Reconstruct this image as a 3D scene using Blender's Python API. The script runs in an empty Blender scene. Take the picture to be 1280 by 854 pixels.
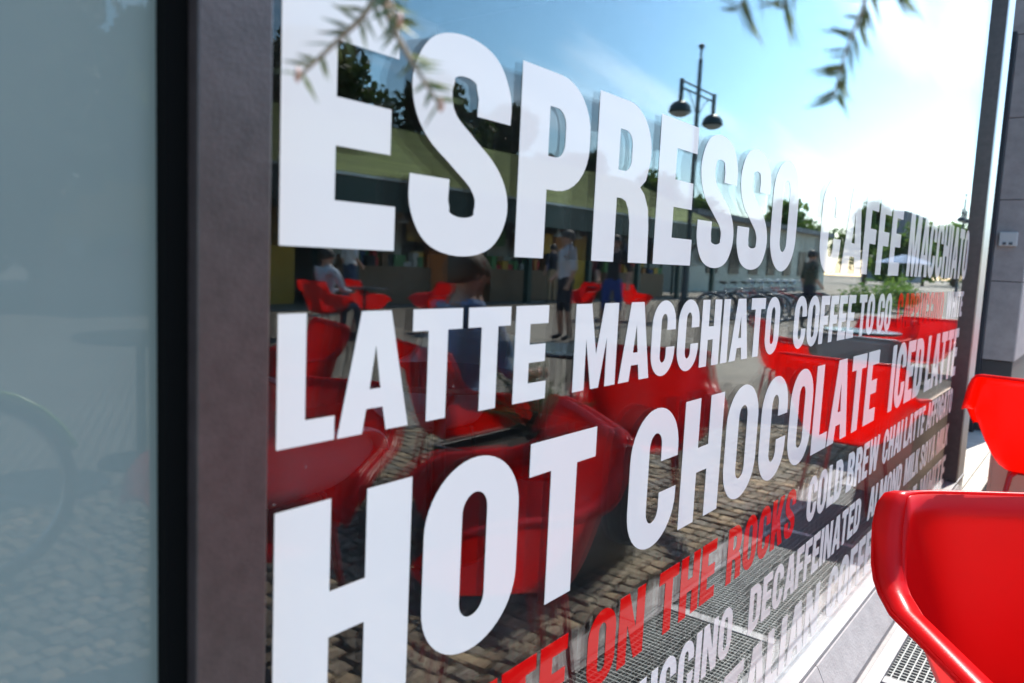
import bpy, bmesh, math, random
from mathutils import Vector, Matrix, noise
from mathutils.geometry import tessellate_polygon
random.seed(7)
rad = math.radians
S = bpy.context.scene
COL = S.collection

# ------------------------------------------------------------------ camera
D, EYE = 0.62, 1.28                       # camera distance to the glass, eye height (metres)
TH, PI_, RO, FPX = 0.655222, 0.106563, 0.046151, 965.94
F_ = Vector((math.cos(TH)*math.cos(PI_), math.sin(TH)*math.cos(PI_), -math.sin(PI_)))
R_ = Vector((math.sin(TH), -math.cos(TH), 0)); U_ = R_.cross(F_)
R2 = R_*math.cos(RO) + U_*math.sin(RO); U2 = -R_*math.sin(RO) + U_*math.cos(RO)
CAM = Vector((0, -D, EYE))
cd = bpy.data.cameras.new('camera'); cam = bpy.data.objects.new('camera', cd); COL.objects.link(cam)
cam.matrix_world = Matrix(((R2.x, U2.x, -F_.x, CAM.x), (R2.y, U2.y, -F_.y, CAM.y), (R2.z, U2.z, -F_.z, CAM.z), (0, 0, 0, 1)))
cd.sensor_width = 36; cd.lens = 36*FPX/1280; cd.clip_start = 0.02; cd.clip_end = 2000
cd.dof.use_dof = True; cd.dof.focus_distance = 1.7; cd.dof.aperture_fstop = 4.5
S.camera = cam

# ------------------------------------------------------------------ sky, sun, exposure
SUN_EL, SUN_AZ = 50.0, -10.0              # azimuth from +x (along the facade), negative = street side
sv = Vector((math.cos(rad(SUN_EL))*math.cos(rad(SUN_AZ)), math.cos(rad(SUN_EL))*math.sin(rad(SUN_AZ)), math.sin(rad(SUN_EL))))
W = bpy.data.worlds.new('World'); S.world = W; W.use_nodes = True
nt = W.node_tree; nt.nodes.clear()
N = nt.nodes.new; LK = nt.links.new
sky = N('ShaderNodeTexSky'); sky.sky_type = 'NISHITA'; sky.sun_disc = False
sky.sun_elevation = rad(SUN_EL); sky.sun_rotation = rad(90 - SUN_AZ)
sky.air_density = 1.0; sky.dust_density = 0.45; sky.ozone_density = 2.5
tc = N('ShaderNodeTexCoord'); sep = N('ShaderNodeSeparateXYZ'); LK(tc.outputs['Generated'], sep.inputs[0])
def wm(op, a, b=None, c=None):
    n = N('ShaderNodeMath'); n.operation = op
    for i, v in enumerate((a, b, c)):
        if v is None: continue
        if isinstance(v, (int, float)): n.inputs[i].default_value = v
        else: LK(v, n.inputs[i])
    return n.outputs[0]
zz = wm('ADD', wm('MAXIMUM', sep.outputs['Z'], 0.0), 0.16)
cmb = N('ShaderNodeCombineXYZ'); LK(wm('DIVIDE', sep.outputs['X'], zz), cmb.inputs[0]); LK(wm('DIVIDE', sep.outputs['Y'], zz), cmb.inputs[1])
mp = N('ShaderNodeMapping'); mp.inputs['Scale'].default_value = (0.4, 1.9, 1); mp.inputs['Rotation'].default_value = (0, 0, 0.5); mp.inputs['Location'].default_value = (0.75, 0.35, 0); LK(cmb.outputs[0], mp.inputs[0])
nz = N('ShaderNodeTexNoise'); nz.inputs['Scale'].default_value = 0.9; nz.inputs['Detail'].default_value = 7; nz.inputs['Roughness'].default_value = 0.55; LK(mp.outputs[0], nz.inputs['Vector'])
cr = N('ShaderNodeValToRGB'); cr.color_ramp.elements[0].position = 0.53; cr.color_ramp.elements[1].position = 0.85
LK(nz.outputs['Fac'], cr.inputs[0])
mx = N('ShaderNodeMix'); mx.data_type = 'RGBA'
LK(wm('MULTIPLY', cr.outputs[0], 0.5), mx.inputs['Factor']); hs = N('ShaderNodeHueSaturation'); hs.inputs['Saturation'].default_value = 1.2; hs.inputs['Hue'].default_value = 0.486; LK(sky.outputs[0], hs.inputs['Color']); LK(hs.outputs[0], mx.inputs['A']); mx.inputs['B'].default_value = (14.0, 14.3, 14.8, 1)
bg = N('ShaderNodeBackground'); bg.inputs['Strength'].default_value = 0.15; LK(mx.outputs['Result'], bg.inputs[0])
wo = N('ShaderNodeOutputWorld'); LK(bg.outputs[0], wo.inputs[0])
sd = bpy.data.lights.new('sun', 'SUN'); sd.energy = 3.6; sd.angle = rad(0.5); sd.color = (1, 0.95, 0.87)
sun = bpy.data.objects.new('sun', sd); COL.objects.link(sun); sun.rotation_euler = sv.to_track_quat('Z', 'Y').to_euler()
sun.location = (0, 0, 30)
S.view_settings.view_transform = 'Standard'; S.view_settings.look = 'None'; S.view_settings.gamma = 1
S.view_settings.exposure = 1.4
S.render.engine = 'CYCLES'; S.cycles.max_bounces = 12; S.cycles.glossy_bounces = 8; S.cycles.transparent_max_bounces = 24
S.cycles.caustics_reflective = False; S.cycles.caustics_refractive = False

# ------------------------------------------------------------------ materials
MATS = {}
def pbr(name, col, rough=0.6, metal=0.0, var=0.0, vscale=8.0, bump=0.0, bscale=60.0, spec=0.5, stretch=None, trans=None):
    if name in MATS: return MATS[name]
    m = bpy.data.materials.new(name); m.use_nodes = True; t = m.node_tree
    b = t.nodes['Principled BSDF']; b.inputs['Base Color'].default_value = (*col, 1)
    b.inputs['Roughness'].default_value = rough; b.inputs['Metallic'].default_value = metal
    b.inputs['Specular IOR Level'].default_value = spec
    co = t.nodes.new('ShaderNodeTexCoord').outputs['Object']
    if stretch:
        mm = t.nodes.new('ShaderNodeMapping'); mm.inputs['Scale'].default_value = stretch; t.links.new(co, mm.inputs[0]); co = mm.outputs[0]
    if var:
        n = t.nodes.new('ShaderNodeTexNoise'); n.inputs['Scale'].default_value = vscale; n.inputs['Detail'].default_value = 6; n.inputs['Roughness'].default_value = 0.65
        t.links.new(co, n.inputs['Vector'])
        r = t.nodes.new('ShaderNodeMapRange'); r.inputs['From Min'].default_value = .3; r.inputs['From Max'].default_value = .7
        r.inputs['To Min'].default_value = 1-var; r.inputs['To Max'].default_value = 1+var; t.links.new(n.outputs['Fac'], r.inputs['Value'])
        h = t.nodes.new('ShaderNodeHueSaturation'); h.inputs['Color'].default_value = (*col, 1); t.links.new(r.outputs[0], h.inputs['Value'])
        t.links.new(h.outputs[0], b.inputs['Base Color'])
    if bump:
        n = t.nodes.new('ShaderNodeTexNoise'); n.inputs['Scale'].default_value = bscale; n.inputs['Detail'].default_value = 4; t.links.new(co, n.inputs['Vector'])
        bp = t.nodes.new('ShaderNodeBump'); bp.inputs['Strength'].default_value = bump; bp.inputs['Distance'].default_value = 0.01
        t.links.new(n.outputs['Fac'], bp.inputs['Height']); t.links.new(bp.outputs[0], b.inputs['Normal'])
    if trans:
        tr = t.nodes.new('ShaderNodeBsdfTranslucent'); tr.inputs[0].default_value = (*trans[1], 1)
        ms = t.nodes.new('ShaderNodeMixShader'); ms.inputs[0].default_value = trans[0]
        t.links.new(b.outputs[0], ms.inputs[1]); t.links.new(tr.outputs[0], ms.inputs[2]); t.links.new(ms.outputs[0], t.nodes['Material Output'].inputs[0])
    MATS[name] = m
    return m

def glass_mat(name, ior=1.6, tint=(0.97, 0.985, 0.98), dust=0.0):
    m = bpy.data.materials.new(name); m.use_nodes = True; t = m.node_tree; t.nodes.clear()
    def M(op, a, b=None):
        n = t.nodes.new('ShaderNodeMath'); n.operation = op
        for i, v in enumerate((a, b)):
            if v is None: continue
            if isinstance(v, (int, float)): n.inputs[i].default_value = v
            else: t.links.new(v, n.inputs[i])
        return n.outputs[0]
    g = t.nodes.new('ShaderNodeNewGeometry'); dt = t.nodes.new('ShaderNodeVectorMath'); dt.operation = 'DOT_PRODUCT'
    t.links.new(g.outputs['Incoming'], dt.inputs[0]); t.links.new(g.outputs['Normal'], dt.inputs[1])
    c = M('ABSOLUTE', dt.outputs['Value'])                                   # exact dielectric Fresnel, the same from both sides
    gg = M('SQRT', M('ADD', M('MULTIPLY', c, c), ior*ior-1))
    a = M('DIVIDE', M('SUBTRACT', gg, c), M('ADD', gg, c)); a2 = M('MULTIPLY', a, a)
    q = M('DIVIDE', M('SUBTRACT', M('MULTIPLY', c, M('ADD', gg, c)), 1.0), M('ADD', M('MULTIPLY', c, M('SUBTRACT', gg, c)), 1.0))
    fr = M('MULTIPLY', M('MULTIPLY', a2, 0.5), M('ADD', M('MULTIPLY', q, q), 1.0))
    tr = t.nodes.new('ShaderNodeBsdfTransparent'); tr.inputs[0].default_value = (*tint, 1)
    gl = t.nodes.new('ShaderNodeBsdfGlossy'); gl.inputs['Roughness'].default_value = 0.0; gl.inputs['Color'].default_value = (1, 1, 1, 1)
    ms = t.nodes.new('ShaderNodeMixShader'); t.links.new(fr, ms.inputs[0]); t.links.new(tr.outputs[0], ms.inputs[1]); t.links.new(gl.outputs[0], ms.inputs[2])
    out = t.nodes.new('ShaderNodeOutputMaterial'); last = ms.outputs[0]
    if dust:                                                                  # specks of dust and smears lying on the outer face
        co = t.nodes.new('ShaderNodeTexCoord')
        v = t.nodes.new('ShaderNodeTexVoronoi'); v.inputs['Scale'].default_value = 55; t.links.new(co.outputs['Object'], v.inputs['Vector'])
        n = t.nodes.new('ShaderNodeTexNoise'); n.inputs['Scale'].default_value = 7; n.inputs['Detail'].default_value = 8; t.links.new(co.outputs['Object'], n.inputs['Vector'])
        s1 = M('LESS_THAN', v.outputs['Distance'], 0.055)
        s2 = M('MULTIPLY', M('GREATER_THAN', n.outputs['Fac'], 0.56), s1)
        film = M('MULTIPLY', M('MAXIMUM', M('SUBTRACT', n.outputs['Fac'], 0.48), 0.0), dust)
        df = t.nodes.new('ShaderNodeBsdfDiffuse'); df.inputs[0].default_value = (.75, .74, .72, 1)
        m2 = t.nodes.new('ShaderNodeMixShader'); t.links.new(M('ADD', M('MULTIPLY', s2, 0.25), film), m2.inputs[0])
        t.links.new(last, m2.inputs[1]); t.links.new(df.outputs[0], m2.inputs[2]); last = m2.outputs[0]
    t.links.new(last, out.inputs[0])
    MATS[name] = m
    return m

GL_OUT = glass_mat('outer_glass', 1.56, dust=0.03)
GL_IN = glass_mat('inner_glass', 1.56)
WHITE_V = pbr('white_vinyl', (.86, .81, .79), .03, spec=.33, trans=(.1, (.8, .8, .82)))
RED_V = pbr('red_vinyl', (.74, .006, .006), .03, spec=.2, trans=(.1, (.8, .02, .02)))
BROWN = pbr('brown_anodised_metal', (.080, .060, .060), .36, .3, var=.18, vscale=40, bump=.05, bscale=260)
ALU = pbr('pale_aluminium', (.62, .61, .62), .35, .7, var=.06, vscale=30)
BLACK = pbr('black_rubber', (.004, .004, .004), .95, spec=.1)
SILL = pbr('sill_metal', (.33, .32, .32), .4, .2, var=.08, vscale=12)
STONE = pbr('purple_grey_stone', (.32, .285, .29), .7, var=.16, vscale=9, bump=.25, bscale=90)
PLINTH = pbr('pale_plinth_stone', (.33, .31, .31), .75, var=.14, vscale=14, bump=.2, bscale=120)
GALV = pbr('galvanised_steel', (.22, .23, .225), .5, .3, var=.12, vscale=50)
DARKPIT = pbr('dark_pit', (.02, .02, .02), .9)
RED = pbr('red_plastic', (.74, .004, .008), .30, var=.05, vscale=5, bump=.05, bscale=420, spec=.40, trans=(.55, (1.0, .07, .004)))
REDM = pbr('red_enamel', (.55, .01, .015), .3)
GREY_P = pbr('grey_plastic', (.22, .225, .235), .4, var=.06, vscale=4)
TAUPE = pbr('taupe_render', (.68, .51, .40), .8, var=.05, vscale=6, bump=.08, bscale=200)
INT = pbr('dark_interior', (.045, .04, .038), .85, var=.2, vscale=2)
BLIND = pbr('frosted_blind', (.50, .60, .60), .85, var=.03, vscale=3)
FROSTED = pbr('frosted_glass', (.275, .31, .285), .02, var=.04, vscale=3, spec=.55)
COB = pbr('cobble_stone', (.33, .285, .22), .85, var=.28, vscale=22, bump=.5, bscale=70)
SAND = pbr('joint_sand', (.075, .06, .045), .95, var=.3, vscale=30, bump=.5, bscale=150)
DKGREEN = pbr('dark_green_paint', (.010, .050, .042), .45)
ROOFM = pbr('green_roof', (.25, .28, .08), .85, var=.25, vscale=2.2, stretch=(.25, 3, 8))
GUT = pbr('pale_gutter', (.75, .78, .74), .5)
DARKM = pbr('dark_metal', (.02, .022, .024), .4, .5)
LAMPM = pbr('lamp_green_black', (.012, .02, .02), .4)
FROST = pbr('lamp_glass', (.55, .56, .55), .25, trans=(.4, (.8, .8, .78)))
BARK = pbr('bark', (.09, .06, .04), .9, var=.3, vscale=30, bump=.8, bscale=60)
TWIG = pbr('twig_bark', (.30, .21, .14), .8, var=.3, vscale=200)
NEEDLE = pbr('needle_green', (.10, .13, .055), .45, var=.35, vscale=40, trans=(.3, (.24, .28, .09)))
BUD = pbr('bud_pink', (.55, .30, .22), .6)
LEAFD = pbr('leaf_dark', (.030, .052, .018), .6, var=.4, vscale=.8, trans=(.25, (.07, .12, .03)))
LEAFL = pbr('leaf_light', (.07, .13, .025), .6, var=.4, vscale=.8, trans=(.35, (.16, .26, .05)))
YELLOW = pbr('yellow_paint', (.62, .36, .03), .6, var=.1, vscale=2)
CREAM = pbr('cream_paint', (.58, .52, .40), .7, var=.08, vscale=2)
TABLE = pbr('dark_table_top', (.05, .055, .06), .18)
SKIN = pbr('skin', (.48, .27, .19), .55)
HAIR = pbr('dark_hair', (.035, .022, .015), .6)
TYRE = pbr('tyre_rubber', (.015, .015, .015), .7)
CHROME = pbr('bike_chrome', (.6, .6, .6), .2, 1.0)

def specks(m, col=(.5, .46, .44), scale=38, thr=.70):
    t = m.node_tree; b = t.nodes['Principled BSDF']; src = b.inputs['Base Color'].links[0].from_socket
    co = t.nodes.new('ShaderNodeTexCoord'); n = t.nodes.new('ShaderNodeTexNoise'); n.inputs['Scale'].default_value = scale; n.inputs['Detail'].default_value = 9; n.inputs['Roughness'].default_value = .75
    mp_ = t.nodes.new('ShaderNodeMapping'); mp_.inputs['Scale'].default_value = (1.6, 1.6, .55); t.links.new(co.outputs['Object'], mp_.inputs[0]); t.links.new(mp_.outputs[0], n.inputs['Vector'])
    r = t.nodes.new('ShaderNodeMapRange'); r.inputs['From Min'].default_value = thr; r.inputs['From Max'].default_value = thr+.06; r.inputs['To Max'].default_value = .55; t.links.new(n.outputs['Fac'], r.inputs['Value'])
    x = t.nodes.new('ShaderNodeMix'); x.data_type = 'RGBA'; x.inputs['B'].default_value = (*col, 1); t.links.new(r.outputs[0], x.inputs['Factor']); t.links.new(src, x.inputs['A']); t.links.new(x.outputs['Result'], b.inputs['Base Color'])
specks(BROWN); specks(RED, (.85, .35, .32), 60, .735); specks(STONE, (.45, .42, .42), 16, .66)
# ------------------------------------------------------------------ helpers
def mesh(name, V, Fc, mat=None, smooth=False):
    m = bpy.data.meshes.new(name); m.from_pydata([tuple(v) for v in V], [], Fc); m.update()
    if mat: m.materials.append(mat)
    if smooth: m.polygons.foreach_set('use_smooth', [True]*len(m.polygons))
    return m
def link(name, me, parent=None, loc=None):
    o = bpy.data.objects.new(name, me); COL.objects.link(o)
    if parent: o.parent = parent
    if loc is not None: o.location = loc
    return o
def tag(o, label=None, cat=None, group=None, kind=None):
    if label: o['label'] = label
    if cat: o['category'] = cat
    if group: o['group'] = group
    if kind: o['kind'] = kind
    return o
def thing(name, label, cat, loc=(0, 0, 0), rz=0.0, group=None):
    o = bpy.data.objects.new(name, None); COL.objects.link(o); o.location = loc; o.rotation_euler = (0, 0, rz); o.empty_display_size = .1
    return tag(o, label, cat, group)
def boxmesh(name, x0, x1, y0, y1, z0, z1, mat, bev=0.0):
    bm = bmesh.new(); bmesh.ops.create_cube(bm, size=1)
    for v in bm.verts: v.co = Vector(((x0+x1)/2+v.co.x*(x1-x0), (y0+y1)/2+v.co.y*(y1-y0), (z0+z1)/2+v.co.z*(z1-z0)))
    if bev: bmesh.ops.bevel(bm, geom=bm.edges[:], offset=bev, segments=2, affect='EDGES', profile=.5)
    me = bpy.data.meshes.new(name); bm.to_mesh(me); bm.free(); me.materials.append(mat); return me
def box(name, b, mat, parent=None, bev=0.0, world=True):
    """b = x0,x1,y0,y1,z0,z1 in world metres; the object's origin is put at the box centre"""
    c = Vector(((b[0]+b[1])/2, (b[2]+b[3])/2, (b[4]+b[5])/2))
    me = boxmesh(name, b[0]-c.x, b[1]-c.x, b[2]-c.y, b[3]-c.y, b[4]-c.z, b[5]-c.z, mat, bev)
    off = parent.location if (parent and world and parent.parent is None) else (Vector((0, 0, 0)) if not (parent and world) else parent.location + parent.parent.location)
    return link(name, me, parent, c-Vector(off))
def tubegeo(pts, rads, seg=8, cap=True):
    V, Fc = [], []; pts = [Vector(p) for p in pts]
    if isinstance(rads, (int, float)): rads = [rads]*len(pts)
    up = None
    for i, p in enumerate(pts):
        d = (pts[min(i+1, len(pts)-1)]-pts[max(i-1, 0)]).normalized()
        if up is None: up = Vector((0, 0, 1)) if abs(d.z) < .9 else Vector((1, 0, 0))
        a = d.cross(up).normalized(); b = a.cross(d).normalized(); up = b
        for k in range(seg):
            an = 2*math.pi*k/seg; V.append(p+(a*math.cos(an)+b*math.sin(an))*rads[i])
    for i in range(len(pts)-1):
        for k in range(seg):
            k2 = (k+1) % seg; Fc.append((i*seg+k, i*seg+k2, (i+1)*seg+k2, (i+1)*seg+k))
    if cap: Fc += [tuple(range(seg-1, -1, -1)), tuple(range((len(pts)-1)*seg, len(pts)*seg))]
    return V, Fc
def tube(name, pts, rads, mat, parent=None, seg=8):
    V, Fc = tubegeo(pts, rads, seg); return link(name, mesh(name, V, Fc, mat, True), parent)
class MB:
    def __init__(s): s.V = []; s.F = []
    def add(s, g):
        n = len(s.V); s.V += g[0]; s.F += [tuple(i+n for i in f) for f in g[1]]; return s
    def build(s, name, mat, parent=None, smooth=True): return link(name, mesh(name, s.V, s.F, mat, smooth), parent)
def lathegeo(prof, seg=24, c=(0, 0, 0)):
    V, Fc = [], []
    for r, z in prof:
        for k in range(seg): a = 2*math.pi*k/seg; V.append(Vector((c[0]+r*math.cos(a), c[1]+r*math.sin(a), c[2]+z)))
    for i in range(len(prof)-1):
        for k in range(seg): k2 = (k+1) % seg; Fc.append((i*seg+k, i*seg+k2, (i+1)*seg+k2, (i+1)*seg+k))
    Fc += [tuple(range(seg-1, -1, -1)), tuple(range((len(prof)-1)*seg, len(prof)*seg))]
    return V, Fc
def torusgeo(R, r, seg=36, s2=8, arc=1.0):
    V, Fc = [], []
    for i in range(seg):
        a = 2*math.pi*i/seg
        for k in range(s2):
            b = 2*math.pi*k/s2; V.append(Vector(((R+r*math.cos(b))*math.cos(a), r*math.sin(b), (R+r*math.cos(b))*math.sin(a))))
    for i in range(seg):
        for k in range(s2):
            Fc.append((i*s2+k, ((i+1) % seg)*s2+k, ((i+1) % seg)*s2+(k+1) % s2, i*s2+(k+1) % s2))
    return V, Fc
def copytree(o, parent=None):
    c = o.copy(); COL.objects.link(c); c.parent = parent
    for ch in list(o.children): copytree(ch, c)
    return c

# ------------------------------------------------------------------ ground
gm = mesh('ground', [(-400, -400, -.035), (600, -400, -.035), (600, 60, -.035), (-400, 60, -.035)], [(0, 1, 2, 3)])
def cobble_far():
    m = bpy.data.materials.new('cobbled_square'); m.use_nodes = True; t = m.node_tree; b = t.nodes['Principled BSDF']; b.inputs['Roughness'].default_value = .9
    co = t.nodes.new('ShaderNodeTexCoord'); n0 = t.nodes.new('ShaderNodeTexNoise'); n0.inputs['Scale'].default_value = 1.2
    br = t.nodes.new('ShaderNodeTexBrick'); br.inputs['Scale'].default_value = 1; br.inputs['Brick Width'].default_value = .08; br.inputs['Row Height'].default_value = .07
    br.inputs['Mortar Size'].default_value = .012; br.inputs['Mortar Smooth'].default_value = .3
    br.inputs['Color1'].default_value = (.36, .31, .24, 1); br.inputs['Color2'].default_value = (.26, .23, .185, 1); br.inputs['Mortar'].default_value = (.12, .10, .075, 1)
    t.links.new(co.outputs['Object'], br.inputs['Vector']); t.links.new(co.outputs['Object'], n0.inputs['Vector'])
    h = t.nodes.new('ShaderNodeHueSaturation'); mr = t.nodes.new('ShaderNodeMapRange'); mr.inputs['To Min'].default_value = .75; mr.inputs['To Max'].default_value = 1.25
    t.links.new(n0.outputs['Fac'], mr.inputs['Value']); t.links.new(mr.outputs[0], h.inputs['Value']); t.links.new(br.outputs['Color'], h.inputs['Color']); t.links.new(h.outputs[0], b.inputs['Base Color'])
    bp = t.nodes.new('ShaderNodeBump'); bp.inputs['Strength'].default_value = .6; bp.inputs['Distance'].default_value = .02; bp.invert = True
    t.links.new(br.outputs['Fac'], bp.inputs['Height']); t.links.new(bp.outputs[0], b.inputs['Normal'])
    return m
gm.materials.append(SAND)
ground = tag(link('ground', gm), 'sandy ground below the cobbles and paving', 'ground', kind='structure')
CF = cobble_far()
def slab(name, x0, x1, y0, y1, z, mat):
    return link(name, mesh(name, [(x0, y0, z), (x1, y0, z), (x1, y1, z), (x0, y1, z)], [(0, 1, 2, 3)], mat))
X0, X1, YC0, YC1 = -.6, 6.4, -3.4, -.70
sq = MB()
for (a, b_, c, d) in ((-120, 300, -90, YC0), (-120, X0, YC0, YC1), (X1, 300, YC0, YC1)):
    n = len(sq.V); sq.V += [Vector((a, c, -.003)), Vector((b_, c, -.003)), Vector((b_, d, -.003)), Vector((a, d, -.003))]; sq.F.append((n, n+1, n+2, n+3))
tag(sq.build('square', CF, smooth=False), kind='structure')
# individual cobbles
def cobmesh(i):
    rnd = random.Random(i); V = []
    hx, hy = .0345, .0300
    for (z, k) in ((-.03, 1.0), (.0, 1.0), (.007, .88)):
        for sx, sy in ((-1, -1), (0, -1.06), (1, -1), (1.05, 0), (1, 1), (0, 1.06), (-1, 1), (-1.05, 0)):
            V.append((sx*hx*k+rnd.uniform(-.004, .004), sy*hy*k+rnd.uniform(-.004, .004), z-.004+rnd.uniform(-.003, .003)*(z > -.01)))
    V.append((0, 0, .0075)); Fc = []
    for r in range(2):
        for k in range(8): Fc.append((r*8+k, r*8+(k+1) % 8, (r+1)*8+(k+1) % 8, (r+1)*8+k))
    for k in range(8): Fc.append((16+k, 16+(k+1) % 8, 24))
    c = .5+.75*rnd.random(); w_ = rnd.uniform(-.03, .03)
    me = mesh('cobble', V, Fc, pbr('cobble_stone_%d' % i, ((.30+w_)*c, .255*c, (.19-w_)*c), .85, var=.25, vscale=25, bump=.6, bscale=110))
    return me
CM = [cobmesh(i) for i in range(9)]
pav = link('cobbled_pavement', mesh('cobbled_pavement', [(X0, YC0, -.030), (X1, YC0, -.030), (X1, YC1, -.030), (X0, YC1, -.030)], [(0, 1, 2, 3)], SAND)); tag(pav, kind='structure')
spots = []; r = 0; y = YC1-.06
while y > YC0:
    x = X0+.04+(.04 if r % 2 else 0)
    while x < X1-.05:
        spots.append((x+random.uniform(-.005, .005), y+random.uniform(-.005, .005)+.03*math.sin(x*1.7)+.012*math.sin(x*6.1+y), random.uniform(-.16, .16))); x += .079+random.uniform(-.006, .008)
    y -= .0695; r += 1
spots.sort(key=lambda s: (s[0]-2.6)**2*.5+(s[1]+.6)**2)
rest = MB(); rmi = []
for i, (x, y, a) in enumerate(spots):
    me = CM[random.randrange(9)]
    if i < 295:
        o = link('cobble', me, pav, (x, y, random.uniform(-.004, .002))); o.rotation_euler = (random.uniform(-.05, .05), random.uniform(-.05, .05), a); o.scale = (random.uniform(.8, 1.06), random.uniform(.8, 1.08), 1)
    else:
        ca, sa = math.cos(a), math.sin(a); dz = random.uniform(-.004, .002); kx, ky = random.uniform(.8, 1.06), random.uniform(.8, 1.08)
        rest.add(([Vector((v.co.x*kx*ca-v.co.y*ky*sa+x, v.co.x*kx*sa+v.co.y*ky*ca+y, v.co.z+dz)) for v in me.vertices], [tuple(p.vertices) for p in me.polygons])); rmi += [CM.index(me)]*len(me.polygons)
co_ = tag(rest.build('cobbles', CM[0].materials[0], pav, False), kind='stuff')
for m_ in CM[1:]: co_.data.materials.append(m_.materials[0])
co_.data.polygons.foreach_set('material_index', rmi)
# paving strip by the facade (direct view beyond the window, and recess floor)
strip = tag(link('paving', boxmesh('paving', -3, 30, -.70, 1.2, -.034, -.012, PLINTH)), kind='structure')
k = 0
for (a, b_) in ((5.22, 30),):
    x = a
    while x < 14:
        for (y0, y1) in ((-.695, -.40), (-.395, -.02), (-.015, .40), (.405, 1.15)):
            box('paving_slab', (x, x+.595, y0, y1, -.012, .004), pbr('pale_paving_slab', (.52, .49, .45), .8, var=.15, vscale=5, bump=.15, bscale=100), strip, .003)
        x += .6
x = -3
while x < 5.1:
    box('paving_slab', (x, x+.595, -.695, -.605, -.012, .006), PLINTH, strip, .003); x += .6

# ------------------------------------------------------------------ drain grating in front of the window
gr = thing('floor_grating', 'galvanised mesh grating in a pale metal frame along the foot of the lettered window', 'grating', (2.4, -.35, 0))
GX0, GX1, GY0, GY1 = .2, 4.95, -.60, -.125
box('frame_rail', (GX0, GX1, GY1-.045, GY1, -.03, .012), SILL, gr, .003)
box('frame_rail', (GX0, GX1, GY0, GY0+.025, -.03, .010), SILL, gr, .003)
box('pit_liner', (GX0, GX1, GY0+.026, GY1-.046, -.0335, -.028), DARKPIT, gr)
for xx in (GX0+.02, 1.37, 2.60, 3.80, GX1-.03): box('frame_crosspiece', (xx-.022, xx+.022, GY0+.026, GY1-.046, -.027, .009), SILL, gr, .002)
yb = GY0+.04; bars = []
bm_ = boxmesh('bearing_bar', -(GX1-GX0)/2, (GX1-GX0)/2, -.0022, .0022, -.012, .004, GALV)
while yb < GY1-.055:
    link('bearing_bar', bm_, gr, ((GX0+GX1)/2-2.4, yb+.35, 0)); yb += .022
cm_ = boxmesh('cross_bar', -.0022, .0022, -(GY1-GY0-.075)/2, (GY1-GY0-.075)/2, -.010, .0034, GALV)
xb = GX0+.05
while xb < GX1-.04:
    link('cross_bar', cm_, gr, (xb-2.4, (GY0+GY1-.02)/2+.35, 0)); xb +=   .0215

# ------------------------------------------------------------------ the lettered shop window
WZ0, WZ1, WX0, WX1 = EYE-1.83*D, 3.25, .434, 4.90
win = thing('shop_window', 'wide double glazed cafe window lettered with white and red drink names', 'window', (2.5, 0, 0))
box('glass_pane', (WX0-.012, WX1+.01, 0.0, .006, WZ0, WZ1), GL_OUT, win)
box('inner_pane', (WX0-.012, WX1+.01, .020, .026, WZ0, WZ1), GL_IN, win)
box('spacer', (WX0-.010, WX1, .008, .018, WZ0+.001, WZ0+.012), ALU, win)
box('seal', (.4195, .4225, -.012, .004, WZ0, WZ1), pbr('pale_seal', (.42, .40, .38), .6), win)
box('sill', (.36, 5.20, -.042, .06, WZ0-.018, WZ0-.001), SILL, win, .003)
box('mullion', (.349, .419, -.020, .09, WZ0, WZ1), BROWN, win, .0015)
box('end_mullion', (4.902, 4.965, -.038, .09, WZ0, WZ1), BROWN, win, .002)
box('corner_post', (4.968, 5.20, -.037, .12, .0, WZ1), ALU, win, .004)
box('head_rail', (.30, 5.20, -.03, .09, WZ1+.002, WZ1+.12), BROWN, win, .002)
# plinth below
pl = thing('stone_plinth', 'low pale stone plinth of blocks under the lettered window', 'plinth', (2.5, 0, 0))
x = -1.6
while x < 4.95:
    w = min(.78, 4.965-x); a_, b_, zt_ = x-2.5, x+w-.004-2.5, WZ0-.020
    link('stone_block', mesh('stone_block', [(a_, -.104, -.03), (b_, -.104, -.03), (b_, -.104, .012), (a_, -.104, .012), (a_, -.046, zt_), (b_, -.046, zt_), (b_, .10, zt_), (a_, .10, zt_), (a_, .10, -.03), (b_, .10, -.03)],
         [(0, 1, 2, 3), (3, 2, 5, 4), (4, 5, 6, 7), (7, 6, 9, 8), (8, 9, 1, 0), (0, 3, 4, 7, 8), (1, 9, 6, 5, 2)], PLINTH), pl); x += .78

# ---- letters (own condensed grotesque: cap height 1, heavy stems)
def arc(cx, cy, rx, ry, a0, a1, n=14):
    return [(cx+rx*math.cos(rad(a0+(a1-a0)*i/n)), cy+ry*math.sin(rad(a0+(a1-a0)*i/n))) for i in range(n+1)]
def cat(pts, n=9):
    P = [Vector(p) for p in pts]; P = [P[0]*2-P[1]]+P+[P[-1]*2-P[-2]]; out = []
    for i in range(1, len(P)-2):
        for k in range(n):
            t = k/n; a, b, c, d = P[i-1:i+3]
            out.append(.5*((2*b)+(c-a)*t+(2*a-5*b+4*c-d)*t*t+(3*b-a-3*c+d)*t**3))
    return out+[P[-2]]
def stroke(path, hv=.125, hh=.093, ends=None):
    P = [Vector(p) for p in path]; L, R = [], []
    for i, p in enumerate(P):
        t = (P[min(i+1, len(P)-1)]-P[max(i-1, 0)]).normalized()
        if i == 0 and ends: t = Vector(ends[0])
        if i == len(P)-1 and ends: t = Vector(ends[1])
        w = math.sqrt((hv*t.y)**2+(hh*t.x)**2); n = Vector((-t.y, t.x)); L.append(tuple(p+n*w)); R.append(tuple(p-n*w))
    return L+R[::-1]
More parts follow.
